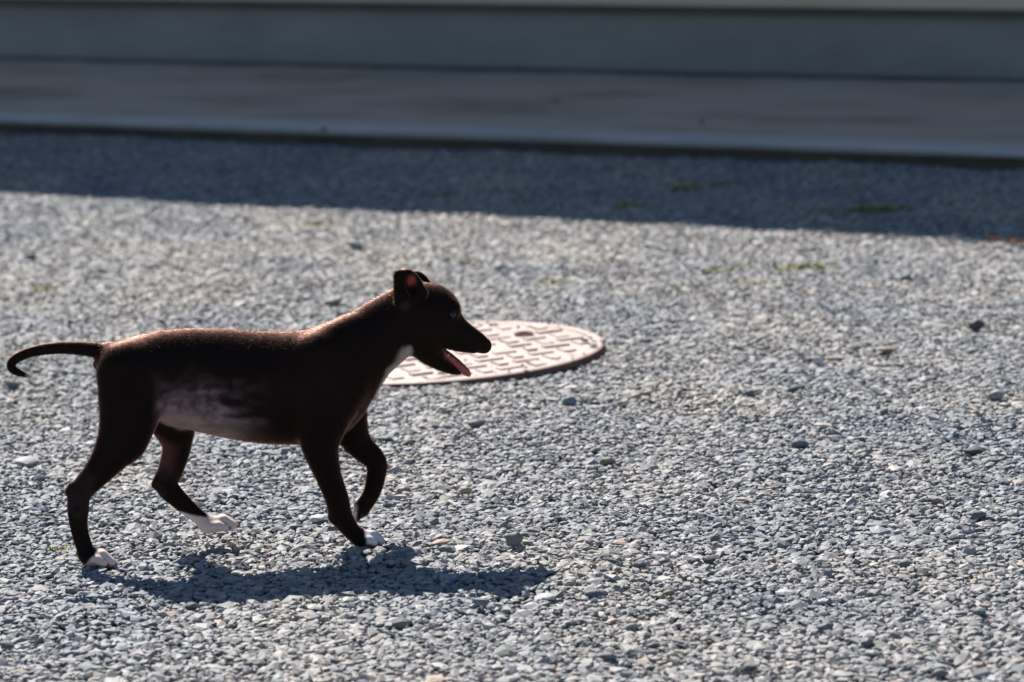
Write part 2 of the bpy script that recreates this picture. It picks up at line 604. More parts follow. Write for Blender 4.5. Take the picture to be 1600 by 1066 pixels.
def chain(nodes, s=1.0, k=0.010):
    """nodes: (px x, px y, px radius, lateral v)"""
    nd_ = np.array(nodes, float)
    if len(nd_) > 2:
        ext = np.vstack([2 * nd_[0] - nd_[1], nd_, 2 * nd_[-1] - nd_[-2]])
        out = []
        for i in range(1, len(ext) - 2):
            p0, p1, p2, p3 = ext[i - 1:i + 3]
            for t in np.linspace(0, 1, 5)[:-1]:
                out.append(0.5 * (2 * p1 + (p2 - p0) * t + (2 * p0 - 5 * p1 + 4 * p2 - p3) * t * t + (3 * p1 - p0 - 3 * p2 + p3) * t ** 3))
        nd_ = np.array(out + [nd_[-1]])
    pts = [(dog(x, y, v), r / S_PX) for x, y, r, v in nd_]
    A = np.array([p for p, r in pts])
    pad = max(r for p, r in pts) + k + 0.008
    sl, (X, Y, Z) = sub(A.min(0) - pad, A.max(0) + pad)
    D = np.full(X.shape, 1.0)
    for (a, ra), (b, rb) in zip(pts, pts[1:]):
        ba = b - a
        L2 = max(1e-9, ba @ ba)
        t = np.clip(((X - a[0]) * ba[0] + (Y - a[1]) * ba[1] + (Z - a[2]) * ba[2]) / L2, 0, 1)
        D = np.minimum(D, np.sqrt((X - a[0] - t * ba[0]) ** 2 + ((Y - a[1] - t * ba[1]) * s) ** 2 + (Z - a[2] - t * ba[2]) ** 2) - (ra + (rb - ra) * t))
    F[sl] = smin(F[sl], D.astype(np.float32), k)


def torso():
    st = [(157, 556, 582, .010), (163, 545, 600, .020), (172, 539, 612, .029), (190, 534, 628, .039), (220, 526, 645, .045), (250, 518, 657, .046),
          (300, 514, 674, .046), (350, 514.5, 685, .050), (400, 518, 692, .054), (440, 519.5, 694, .056), (480, 518, 694, .055),
          (515, 509, 690, .050), (545, 508, 668, .042), (568, 528, 636, .030), (582, 552, 606, .014)]
    u = np.array([dog(x, (a + b) / 2)[0] for x, a, b, h in st])
    zt = np.array([dog(x, a)[2] for x, a, b, h in st])
    zb = np.array([dog(x, b)[2] for x, a, b, h in st])
    hw = np.array([h for *_, h in st])
    sl, (X, Y, Z) = sub(np.array([u[0] - 0.02, -0.08, 0.1]), np.array([u[-1] + 0.02, 0.08, 0.4]))
    g = np.linspace(u[0], u[-1], 400)
    ker = np.hanning(17)
    ker /= ker.sum()

    def sm(v):
        w = np.interp(g, u, v)
        w2 = np.convolve(np.pad(w, 8, mode='edge'), ker, 'valid')
        return w2
    xa = X[:, 0, 0]
    T, B, Hh = [np.interp(xa, g, sm(v))[:, None, None] for v in (zt, zb, hw)]
    c, hz = (T + B) / 2, (T - B) / 2
    # deeper, broader towards the upper ribs, keel below
    rel = (Z - c) / hz
    wid = Hh * (1 + 0.10 * np.clip(rel, -1, 1))
    q = np.sqrt(rel ** 2 + (Y / wid) ** 2)
    d = (q - 1) * np.minimum(hz, Hh)
    over = np.maximum(np.maximum(u[0] - X, X - u[-1]), 0)
    d = d + over * 1.2
    F[sl] = np.minimum(F[sl], d.astype(np.float32))


torso()
# neck and shoulders
chain([(520, 592, 66, 0), (563, 549, 57, 0), (600, 520, 53, 0), (640, 492, 48, 0)], 1.22, 0.020)
chain([(508, 556, 34, -.030), (528, 610, 36, -.036)], 1.3, 0.020)
chain([(508, 556, 34, .030), (528, 610, 36, .036)], 1.3, 0.020)
for sgn in (-1, 1):
    chain([(504, 545, 20, sgn * .024), (520, 533, 25, sgn * .018), (556, 518, 26, sgn * .012)], 1.1, 0.007)
# near hind leg
chain([(196, 585, 44, -.022), (203, 640, 47, -.027), (192, 686, 36, -.030)], 1.45, 0.016)
chain([(192, 686, 36, -.030), (157, 733, 23, -.032), (127, 768, 18, -.034), (122, 794, 17, -.034), (124, 828, 13.5, -.034), (134, 862, 13, -.034)], 1.25, 0.009)
# far hind leg
chain([(240, 610, 42, .024), (268, 655, 36, .030), (276, 695, 23, .034), (267, 733, 20, .035), (259, 757, 18, .035), (283, 784, 14.5, .035), (306, 804, 12, .035), (320, 815, 12, .035)], 1.25, 0.010)
chain([(114, 762, 9, -.034), (107.5, 768, 6.5, -.034)], 1.0, 0.005)
chain([(248, 753, 9, .035), (242, 757, 6, .035)], 1.0, 0.005)
# near front leg
FRONT_V = float((ground(580, 853) - P0) @ DN)
chain([(508, 640, 44, -.032), (500, 692, 30, -.034), (512, 740, 20.5, -.026), (526, 778, 18.5, -.018), (533, 806, 17.5, -.012), (548, 828, 14, -.006), (558, 838, 13, -.004)], 1.2, 0.010)
chain([(519, 809, 6, -.014), (524, 812, 6, -.014)], 1.0, 0.006)
# far front leg, folded
chain([(535, 640, 38, .028), (556, 688, 23, .034), (587, 721, 17, .036), (587, 746, 15, .036), (580, 772, 13.5, .036), (566, 793, 13, .036)], 1.2, 0.009)


TOES = ((0.72, -1.45, 0.50, 0.0), (1.08, -0.50, 0.55, 0.45), (1.08, 0.50, 0.55, 0.45), (0.76, 1.45, 0.50, 0.0))


def paw(base, tip, v, r, nails=True):
    b, t = dog(*base, v), dog(*tip, v)
    rr = r / S_PX
    cone(b, b * 0.6 + t * 0.4, rr * 1.0, rr * 0.9, 0.9, 0.006)
    for f, sp, rs, up in TOES:
        off = np.array([0, sp * rr * 0.76, 0])
        mid = b * (1 - f * 0.62) + t * f * 0.62 + off * 0.95 + np.array([0, 0, rr * up])
        end = b * (1 - f) + t * f + off + np.array([0, 0, -rr * 0.22])
        cone(b + off * 0.5, mid, rr * 0.55, rr * rs, 1, 0.0014)
        cone(mid, end, rr * rs, rr * rs * 0.9, 1, 0.0014)


paw((138, 869), (171, 875), -.034, 14.5)
paw((325, 820), (361, 817), .035, 14.5)
paw((564, 840), (592, 842), -.003, 14)
paw((564, 796), (556, 808), .036, 11)
# tail
chain([(176, 562, 26, 0), (160, 551, 14, 0), (140, 546, 11, 0), (100, 543.5, 9.5, 0), (62, 547, 8.5, -.003), (35, 555, 7.8, -.006), (19, 566, 7, -.009), (19, 576, 6.5, -.012), (30, 583, 5.3, -.014), (47, 588, 3.2, -.015)], 1.0, 0.008)
# head: skull, cheeks, brow, muzzle, jaw
ell(dog(670, 489), (50 / S_PX, .0365, 46 / S_PX), 0.012, tilt=-0.15)
for sgn in (-1, 1):
    ell(dog(668, 512, sgn * .018), (34 / S_PX, .016, 26 / S_PX), 0.010)
    ell(dog(702, 482, sgn * .016), (15 / S_PX, .010, 13 / S_PX), 0.008)
chain([(700, 514, 29, 0), (722, 524.5, 22.5, 0), (743, 534, 17, 0), (756, 540.5, 12.5, 0)], 1.12, 0.007)
chain([(655, 531, 25, 0), (671, 549, 20.5, 0), (689, 563, 16, 0), (705, 572.5, 12, 0), (716, 577.5, 8.5, 0)], 1.08, 0.009)
for sgn in (-1, 1):
    chain([(664, 522, 20, sgn * .014), (675, 540, 16, sgn * .013)], 1.2, 0.012)
for sgn in (-1, 1):
    chain([(690, 532, 9, sgn * .017), (715, 541, 8, sgn * .014), (740, 546, 6.5, sgn * .009)], 1.0, 0.005)
# hollow between the jaws
cone(dog(700, 545), dog(722, 563), 0.0045, 0.0070, 0.55, 0.003, cut=True)
# ears: folded cups, the opening towards the side
for sgn in (-1, 1):
    ox, oy = (0, 0) if sgn < 0 else (15, 3)
    for kk in (1,):
        chain([(636 + ox, 484 + oy, 13, sgn * .026), (635 + ox, 462 + oy, 18, sgn * .030)], 1.15, 0.008)
        chain([(628 + ox, 472 + oy, 12, sgn * .029), (625 + ox, 450 + oy, 9.5, sgn * .031), (624.5 + ox, 430.5 + oy, 8, sgn * .030)], 1.0, 0.004)
        chain([(624.5 + ox, 430.5 + oy, 8, sgn * .030), (638 + ox, 428.5 + oy, 7.5, sgn * .032), (650 + ox, 440 + oy, 6.5, sgn * .032), (660 + ox, 458 + oy, 9, sgn * .029)], 1.0, 0.004)
    ell(dog(639 + ox, 447 + oy, sgn * .0310), (19 / S_PX, .0080, 20 / S_PX), 0.004, tilt=0.4)
    ell(dog(642.5 + ox, 449 + oy, sgn * .0440), (10.5 / S_PX, .0160, 17.5 / S_PX), 0.003, cut=True, tilt=0.42)
# eye sockets
EYE_X, EYE_Y = 706, 491


def surface_v(x, y, sgn):
    for v in np.arange(0.06, 0.0, -0.0005):
        q = dog(x, y, sgn * v)
        i = np.round((q - lo) / VOX).astype(int)
        if F[tuple(i)] < 0:
            return sgn * v
    return 0.0


eye_v = {s: surface_v(EYE_X, EYE_Y, s) for s in (-1, 1)}
for s in (-1, 1):
    ell(dog(EYE_X, EYE_Y, eye_v[s] + s * 0.001), (.0062, .0045, .0048), 0.003, cut=True)
# nostril dents stay on the nose part


def surface_nets(F):
    neg = F < 0
    nx, ny, nz = F.shape
    c = [neg[i:nx - 1 + i, j:ny - 1 + j, k:nz - 1 + k] for i in (0, 1) for j in (0, 1) for k in (0, 1)]
    cnt = sum(a.astype(np.int8) for a in c)
    act = (cnt > 0) & (cnt < 8)
    idx = np.full(act.shape, -1, np.int64)
    I = np.argwhere(act)
    idx[act] = np.arange(len(I))
    acc = np.zeros((len(I), 3))
    num = np.zeros(len(I))
    cor = [(i, j, k) for i in (0, 1) for j in (0, 1) for k in (0, 1)]
    for a in range(8):
        for b in range(a + 1, 8):
            da = np.array(cor[b]) - np.array(cor[a])
            if np.abs(da).sum() != 1:
                continue
            fa = F[tuple((I + cor[a]).T)]
            fb = F[tuple((I + cor[b]).T)]
            m = (fa < 0) != (fb < 0)
            t = fa[m] / (fa[m] - fb[m])
            acc[m] += np.array(cor[a]) + t[:, None] * da
            num[m] += 1
    V = I + acc / num[:, None]
    faces = []
    for ax in range(3):
        o1, o2 = [k for k in range(3) if k != ax]
        sa = [slice(None)] * 3
        sb = [slice(None)] * 3
        sa[ax] = slice(0, -1)
        sb[ax] = slice(1, None)
        A, B = neg[tuple(sa)], neg[tuple(sb)]
        E = np.argwhere(A != B)
        E = E[(E[:, o1] > 0) & (E[:, o2] > 0) & (E[:, o1] < F.shape[o1] - 1) & (E[:, o2] < F.shape[o2] - 1)]
        e1 = np.zeros(3, int)
        e1[o1] = 1
        e2 = np.zeros(3, int)
        e2[o2] = 1
        quad = np.stack([idx[tuple((E - d).T)] for d in (e1 * 0, e1, e1 + e2, e2)], 1)
        flip = A[tuple(E.T)]
        if ax == 1:
            flip = ~flip
        quad[~flip] = quad[~flip][:, ::-1]
        faces.append(quad)
    return V, np.concatenate(faces)


V, Q = surface_nets(F)
V = lo + V * VOX


def smooth_verts(V, Q, it):
    n = len(V)
    e = np.concatenate([Q[:, [k, (k + 1) % 4]] for k in range(4)])
    deg = np.bincount(e.ravel(), minlength=n)[:, None]
    for i in range(it):
        for lam in (0.55, -0.56):
            S = np.zeros_like(V)
            for k in range(3):
                S[:, k] = np.bincount(e[:, 0], V[e[:, 1], k], n) + np.bincount(e[:, 1], V[e[:, 0], k], n)
            V = V + lam * (S / deg - V)
    return V


V = smooth_verts(V, Q, 6)


def vert_normals(V, Q):
    fn = np.cross(V[Q[:, 2]] - V[Q[:, 0]], V[Q[:, 3]] - V[Q[:, 1]])
    N = np.zeros_like(V)
    for k in range(4):
        for c in range(3):
            N[:, c] += np.bincount(Q[:, k], fn[:, c], len(V))
    return N / np.maximum(1e-12, np.linalg.norm(N, axis=1, keepdims=True)), fn


VN, FN = vert_normals(V, Q)


def step(a, b, x):
    t = np.clip((x - a) / (b - a), 0, 1)
    return t * t * (3 - 2 * t)


def fnoise(P, seed, scale):
    """smooth value noise, about -1..1; scale in radians per metre like a wave number"""
    r = np.random.default_rng(seed)
    tab = r.uniform(-1, 1, 4096)
    out = np.zeros(len(P))
    for o, amp in ((1.0, 1.0), (2.1, 0.55), (4.3, 0.3)):
        q = P * (scale * o / 4.0) + r.uniform(0, 50, 3) + 500
        i = np.floor(q).astype(np.int64)
        f = q - i
        f = f * f * (3 - 2 * f)
        acc = 0
        for dx in (0, 1):
            for dy in (0, 1):
                for dz in (0, 1):
                    h = tab[((i[:, 0] + dx) * 73856093 ^ (i[:, 1] + dy) * 19349663 ^ (i[:, 2] + dz) * 83492791) % 4096]
                    acc = acc + h * np.where(dx, f[:, 0], 1 - f[:, 0]) * np.where(dy, f[:, 1], 1 - f[:, 1]) * np.where(dz, f[:, 2], 1 - f[:, 2])
        out += amp * acc
    return out * 1.1


def coat(V, VN):
    """coat pattern of the animal, with ear glow and fur highlights painted in: black brown with white toes, chest, bare belly, tail tip"""
    X, Y = project(undog(V)).T           # pattern laid out in the side view of the animal
    v = V[:, 1]
    C = np.tile(np.array([0.0085, 0.0068, 0.0068]), (len(V), 1))
    L = np.full(len(V), 1.0)                 # hair length

    def mix(w, c, hair=None):
        nonlocal C, L
        w = np.clip(w, 0, 1)
        C = C * (1 - w[:, None]) + np.array(c) * w[:, None]
        if hair is not None:
            L = L * (1 - w) + hair * w
    n1, n2, n3 = fnoise(V, 1, 70), fnoise(V, 2, 170), fnoise(V, 3, 420)
    ns = fnoise(V * np.array([0.4, 1, 1.6]), 21, 150)
    # slight brown brindle
    mix(0.5 * step(-0.2, 0.9, n1 + 0.4 * n2), (0.016, 0.0105, 0.0092))
    # thin haired flank
    w = step(232, 262, X + 5 * n1) * step(440, 330, X + 14 * n1) * step(578, 634, Y + 14 * n1 + 5 * n2) * step(-0.7, 0.6, n1 * 0.5 + ns * 0.8 + 0.75 - 1.35 * step(285, 400, X + 12 * n1)) * (v < 0.0)
    mix(1.0 * w * (Y < 690) * (0.75 + 0.4 * n3 + 0.25 * n2), (0.28, 0.185, 0.215), 0.2)
    # bare belly
    w = step(-0.30, -0.60, VN[:, 2] + 0.06 * n2) * step(236, 262, X) * step(440, 300, X + 10 * n1) * step(640, 652, Y) * step(0.030, 0.012, v) * step(3, -1, Y - np.interp(X, [240, 250, 300, 350, 420, 470], [655, 660, 679, 689, 696, 697]))
    mix(0.8 * w * (0.85 + 0.35 * n2), (0.31, 0.235, 0.205), 0.1)
    # inner skin of the lifted hind leg
    w = step(290, 258, X + 8 * n1) * step(232, 240, X) * step(664, 690, Y) * step(752, 725, Y + 8 * n2) * step(0.012, 0.02, v)
    mix(0.55 * w, (0.20, 0.085, 0.08), 0.5)
    # highlights on the hocks and lower legs, painted as faint grey patches
    mix(0.05 * step(0.2, 0.9, n2 + 0.5 * n1) * step(700, 760, Y) * step(850, 800, Y), (0.20, 0.18, 0.19))
    # toes
    w = step(144, 149, X + 3 * n2 + 0.8 * (Y - 868)) * step(853, 858, Y) * (v < 0) * (X < 230)
    mix(w, (0.72, 0.58, 0.55), 0.3)
    w = step(0, 4, Y - 801 - (X - 288) * 0.16 + 2 * n2 + 4 * step(0.0, -0.7, VN[:, 2])) * (X > 280) * (X < 420) * (v > 0)
    w = np.maximum(w, step(321, 328, X + 2 * n2) * (X < 420) * (v > 0) * (Y > 790))
    mix(w, (0.72, 0.58, 0.555), 0.3)
    w = step(568, 572, X + 3 * n2) * step(818, 823, Y) * (X < 640)
    mix(w, (0.66, 0.62, 0.66), 0.45)
    w = step(562, 556, X + 2 * n2) * step(787, 794, Y) * (v > 0.01) * (X > 520)
    mix(0.9 * w, (0.66, 0.55, 0.52), 0.45)
    # chest and throat
    w = step(0.18, 0.55, VN[:, 0] - 0.45 * VN[:, 2] + 0.16 * n2 + 0.10 * n3) * step(560, 572, X) * step(660, 645, X) * step(536, 544, Y) * step(660, 620, Y) * step(0.004, -0.004, np.abs(v) - np.interp(Y, [545, 575, 615, 640], [0.028, 0.020, 0.011, 0.004]) + 0.003 * n2)
    mix(0.95 * w, (0.40, 0.365, 0.355), 0.8)
    # tail tip
    mix(step(36, 46, X + 2 * n2) * step(578, 583, Y) * (X < 70), (0.45, 0.42, 0.41))
    # ear cups: red skin, with the glow of light through the ear painted in
    for ox, oy, side in ((0, 0, v < -0.02), (15, -8, v > 0.02)):
        d = np.hypot((X - 643.5 - ox) / 8.5, (Y - 441 - oy) / 12)
        w = step(1.15, 0.3, d + 0.3 * n2) * side * step(0.0, 0.3, np.sign(v) * VN[:, 1])
        mix(w * step(-1.1, 0.2, (441 + oy - Y) / 12.5), (0.40, 0.085, 0.062), 0.0)
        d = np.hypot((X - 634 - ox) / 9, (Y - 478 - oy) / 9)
        mix(0.10 * step(1.2, 0.2, d + 0.2 * n1) * side, (0.22, 0.20, 0.22))  # fur highlight at the ear base, painted as a grey spot
    # lips and mouth
    w = step(688, 693, X) * step(0.2, 0.6, VN[:, 2] * 0.75 + VN[:, 0] * 0.5) * step(541, 546, Y) * (Y - 541 > (X - 690) * 0.7)
    mix(w * (X < 740), (0.22, 0.07, 0.07), 0.0)
    L *= 1 - 0.75 * step(700, 745, X) * (Y < 600)
    L *= 1 - 0.45 * step(700, 800, Y)
    L *= 1 - 0.35 * step(140, 100, X)
    return C, np.clip(L, 0, 1)


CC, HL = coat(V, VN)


def fur_material(name, hair):
    m, nt, b = new_mat(name)
    a = nt.nodes.new('ShaderNodeAttribute')
    a.attribute_name = 'coat'
    nt.links.new(a.outputs['Color'], b.inputs['Base Color'])
    b.inputs['Roughness'].default_value = 0.55 if hair else 0.6
    b.inputs['Specular IOR Level'].default_value = 0.0
    b.inputs['Sheen Weight'].default_value = 0.15
    b.inputs['Sheen Roughness'].default_value = 0.30
    b.inputs['Sheen Tint'].default_value = (1.0, 0.50, 0.37, 1)
    b.inputs['Specular Tint'].default_value = (1.0, 0.50, 0.37, 1)
    if not hair:
        v = coords(nt, 'Object', (700, 1500, 1500))
        n = nd(nt, 'ShaderNodeTexNoise', Scale=1.0, Detail=3)
        nt.links.new(v, n.inputs['Vector'])
        bump(nt, n.outputs['Fac'], b, 0.5, 0.0008)
    # brown gloss of the short hair at grazing angles
    fr = nd(nt, 'ShaderNodeFresnel', IOR=1.19)
    gl = nt.nodes.new('ShaderNodeBsdfGlossy')
    gl.inputs['Color'].default_value = (0.80, 0.51, 0.42, 1)
    gl.inputs['Roughness'].default_value = 0.58
    ms = nt.nodes.new('ShaderNodeMixShader')
    nt.links.new(fr.outputs[0], ms.inputs[0])
    nt.links.new(b.outputs[0], ms.inputs[1])
    nt.links.new(gl.outputs[0], ms.inputs[2])
    nt.links.new(ms.outputs[0], nt.nodes['Material Output'].inputs['Surface'])
    return m


M_SKIN = fur_material('puppy_coat', False)
M_HAIR = fur_material('puppy_hair', True)


def np_mesh(name, V, Fc, color=None, smooth=True):
    me = bpy.data.meshes.new(name)
    k = Fc.shape[1]
    me.vertices.add(len(V))
    me.vertices.foreach_set('co', V.astype(np.float32).ravel())
    me.loops.add(Fc.size)
    me.loops.foreach_set('vertex_index', Fc.astype(np.int32).ravel())
    me.polygons.add(len(Fc))
    me.polygons.foreach_set('loop_start', np.arange(0, Fc.size, k, dtype=np.int32))
    me.polygons.foreach_set('use_smooth', np.full(len(Fc), smooth))
    me.update(calc_edges=True)
    if color is not None:
        a = me.attributes.new('coat', 'FLOAT_COLOR', 'POINT')
        a.data.foreach_set('color', np.column_stack([color, np.ones(len(color))]).astype(np.float32).ravel())
    me.validate()
    return me


puppy = tag(link('puppy', None), 'dark brown short haired puppy with white toes trotting across the gravel, mouth open', 'dog')
puppy.empty_display_size = 0.05
puppy.matrix_world = Matrix([[DA[0], DN[0], 0, P0[0]], [DA[1], DN[1], 0, P0[1]], [0, 0, 1, 0], [0, 0, 0, 1]])
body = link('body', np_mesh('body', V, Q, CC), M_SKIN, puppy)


def fur(count):
    area = np.linalg.norm(FN, axis=1)
    lf = HL[Q].mean(1)
    w = area * np.clip(lf * 3, 0, 1)
    f = rng.choice(len(Q), count, p=w / w.sum())
    a, b = rng.uniform(0, 1, (2, count, 1))
    q = Q[f]
    P = (V[q[:, 0]] * (1 - a) + V[q[:, 1]] * a) * (1 - b) + (V[q[:, 3]] * (1 - a) + V[q[:, 2]] * a) * b
    Nn = VN[q[:, 0]]
    c = CC[q].mean(1)
    dk = step(0.06, 0.02, c[:, :1])
    c = c * (1 + dk * np.array([0.85, 0.55, 0.5])) * rng.uniform(0.65, 1.45, (count, 1))      # the outer coat has brown tips
    l = lf[f]
    # lie of the coat: backwards on head and trunk, downwards on the legs, along the tail
    legs = step(0.20, 0.12, P[:, 2])[:, None]
    fl = np.array([-1.0, 0, -0.35]) * (1 - legs) + np.array([-0.15, 0, -1.0]) * legs
    fl = fl + rng.normal(0, 0.28, (count, 3))
    fl -= Nn * (fl * Nn).sum(1, keepdims=True)
    fl /= np.linalg.norm(fl, axis=1, keepdims=True)
    lift = rng.uniform(0.18, 0.62, (count, 1))
    d = fl * np.sqrt(1 - lift ** 2) + Nn * lift
    ln = (0.0050 * l * rng.uniform(0.6, 1.3, count))[:, None]
    side = np.cross(d, Nn + rng.normal(0, 0.4, (count, 3)))
    side /= np.linalg.norm(side, axis=1, keepdims=True)
    hw = 0.00016
    base = P - Nn * 0.0004
    mid = base + d * ln * 0.55
    tip = base + (d - Nn * 0.12) * ln
    VV = np.stack([base - side * hw, base + side * hw, mid + side * hw * 0.8, mid - side * hw * 0.8, tip], 1).reshape(-1, 3)
    o = np.arange(count)[:, None] * 5
    T = np.concatenate([o + np.array([0, 1, 2]), o + np.array([0, 2, 3]), o + np.array([3, 2, 4])])
    me = np_mesh('fur', VV, T, np.repeat(np.clip(c, 0, 1), 5, 0), True)
    hn = Nn + rng.normal(0, 0.14, (count, 3))
    hn /= np.linalg.norm(hn, axis=1, keepdims=True)
    if len(me.vertices) == len(VV):
        me.normals_split_custom_set_from_vertices(np.repeat(hn, 5, 0).tolist())
    return me


hair = link('fur', fur(170000), M_HAIR, puppy)
hair['kind'] = 'stuff'

# eyes
m, nt, b = new_mat('puppy_eye')
tc = nt.nodes.new('ShaderNodeTexCoord')
sx = nt.nodes.new('ShaderNodeSeparateXYZ')
nt.links.new(tc.outputs['Object'], sx.inputs[0])
ab = nd(nt, 'ShaderNodeMath', operation='ABSOLUTE')
nt.links.new(sx.outputs[1], ab.inputs[0])
nt.links.new(ramp(nt, ab.outputs[0], [(0.0, (0.02, 0.02, 0.024)), (0.0048, (0.014, 0.014, 0.018)), (0.0054, (0.004, 0.004, 0.005))]), b.inputs['Base Color'])
b.inputs['Roughness'].default_value = 0.22
b.inputs['Specular IOR Level'].default_value = 0.35
M_EYE = m
M_NOSE = noisy('puppy_nose', (0.008, 0.007, 0.008), (0.013, 0.012, 0.012), 300, 0.7, 0.5, 0.0005)
M_TONGUE = noisy('puppy_tongue', (0.22, 0.045, 0.048), (0.38, 0.09, 0.075), 200, 0.35, 0.4, 0.0005)
for s in (-1, 1):
    bm = bmesh.new()
    bmesh.ops.create_uvsphere(bm, u_segments=20, v_segments=14, radius=0.0058)
    e = link('eye', bm_mesh('eye', bm, True), M_EYE, puppy)
    e.location = dog(EYE_X, EYE_Y, eye_v[s] - s * 0.0044)
    e.rotation_euler = (0, 0, -s * 0.5)

# nose leather with nostrils
bm = bmesh.new()
bmesh.ops.create_uvsphere(bm, u_segments=24, v_segments=16, radius=1.0)
for v in bm.verts:
    x, y, z = v.co
    dent = sum(math.exp(-((y - s * 0.42) ** 2 + (z + 0.05) ** 2) / 0.03) for s in (-1, 1)) if x > 0 else 0
    groove = math.exp(-(y / 0.12) ** 2) * 0.10 if x > 0.3 else 0
    k = 1 - 0.35 * dent - groove
    v.co = Vector((x * 0.0078 * k, y * 0.0098 * (1 - 0.15 * max(0, -z)) * (0.85 + 0.15 * k), z * 0.0088 * (0.9 + 0.1 * k)))
no = link('nose', bm_mesh('nose', bm, True), M_NOSE, puppy)
no.location = dog(758.8, 538.3)
no.scale = (0.95, 0.9, 0.92)
M_NOSE.node_tree.nodes['Principled BSDF'].inputs['Specular IOR Level'].default_value = 0.12
no.rotation_euler = (0, math.radians(22), 0)

# tongue
bm = bmesh.new()
path = [(676, 541, .0080, 7), (689, 548.5, .0095, 7), (702, 558.5, .0108, 7.5), (714, 568.5, .0112, 7.5), (724, 577.5, .0105, 7.2), (730, 582.5, .0085, 6.2), (733, 586, .0055, 4.0), (734.5, 588, .0020, 1.6)]
rings = []
for i, (x, y, w, t) in enumerate(path):
    p = dog(x, y)
    a = dog(*path[max(0, i - 1)][:2])
    b2 = dog(*path[min(len(path) - 1, i + 1)][:2])
    tg = (b2 - a) / np.linalg.norm(b2 - a)
    up = np.array([-tg[2], 0, tg[0]])
    ring = []
    for k in range(14):
        an = 2 * math.pi * k / 14
        yy, zz = math.cos(an) * w, math.sin(an) * t / S_PX
        zz += 0.25 * (yy / max(w, 1e-4)) ** 2 * 0.004 - (0.0012 * math.exp(-(yy / 0.002) ** 2) if zz > 0 else 0)
        ring.append(bm.verts.new(p + up * zz + np.array([0, yy, 0])))
    rings.append(ring)
for a, b2 in zip(rings, rings[1:]):
    for k in range(14):
        bm.faces.new((a[k], a[(k + 1) % 14], b2[(k + 1) % 14], b2[k]))
bm.faces.new(rings[0])
bm.faces.new(rings[-1])
link('tongue', bm_mesh('tongue', bm, True), M_TONGUE, puppy)

# teeth along the lower jaw
M_TOOTH = noisy('puppy_tooth', (0.62, 0.58, 0.50), (0.72, 0.69, 0.62), 100, 0.3, 0.05, 0.0003)
bm = bmesh.new()
bmesh.ops.create_cone(bm, cap_ends=True, segments=8, radius1=0.0013, radius2=0.0004, depth=0.0045)
tooth_me = bm_mesh('tooth', bm, True)
for s in (-1, 1):
    for x, y, v, k in ((718, 571, .0075, 1.15), (709, 562, .0098, 0.8), (701, 555, .0112, 0.85)):
        c = link('tooth', tooth_me, M_TOOTH, puppy)
        c.location = dog(x, y, s * v)
        c.rotation_euler = (0, math.radians(38), 0)
        c.scale = (k, k, k)

# claws
M_CLAW = noisy('puppy_claw', (0.10, 0.075, 0.07), (0.2, 0.15, 0.14), 200, 0.4, 0.1, 0.0003)
bm = bmesh.new()
bmesh.ops.create_cone(bm, cap_ends=True, segments=8, radius1=0.0016, radius2=0.0004, depth=0.006)
claw_me = bm_mesh('claw', bm, True)
for (bx, by), (tx, ty), v, r in (((138, 869), (171, 875), -.034, 14.5), ((325, 820), (361, 817), .035, 14.5), ((564, 840), (592, 842), -.003, 14)):
    b, t = dog(bx, by, v), dog(tx, ty, v)
    rr = r / S_PX
    dirn = (t - b) / np.linalg.norm(t - b)
    for f, sp, rs, up in TOES:
        end = b * (1 - f) + t * f + np.array([0, sp * rr * 0.76, -rr * 0.22])
        c = link('claw', claw_me, M_CLAW, puppy)
        c.location = end + dirn * (rr * rs * 0.88 + 0.0012) + np.array([0, 0, -0.0012])
        c.rotation_euler = Vector((dirn[0], 0, dirn[2] - 0.45)).to_track_quat('Z', 'Y').to_euler()


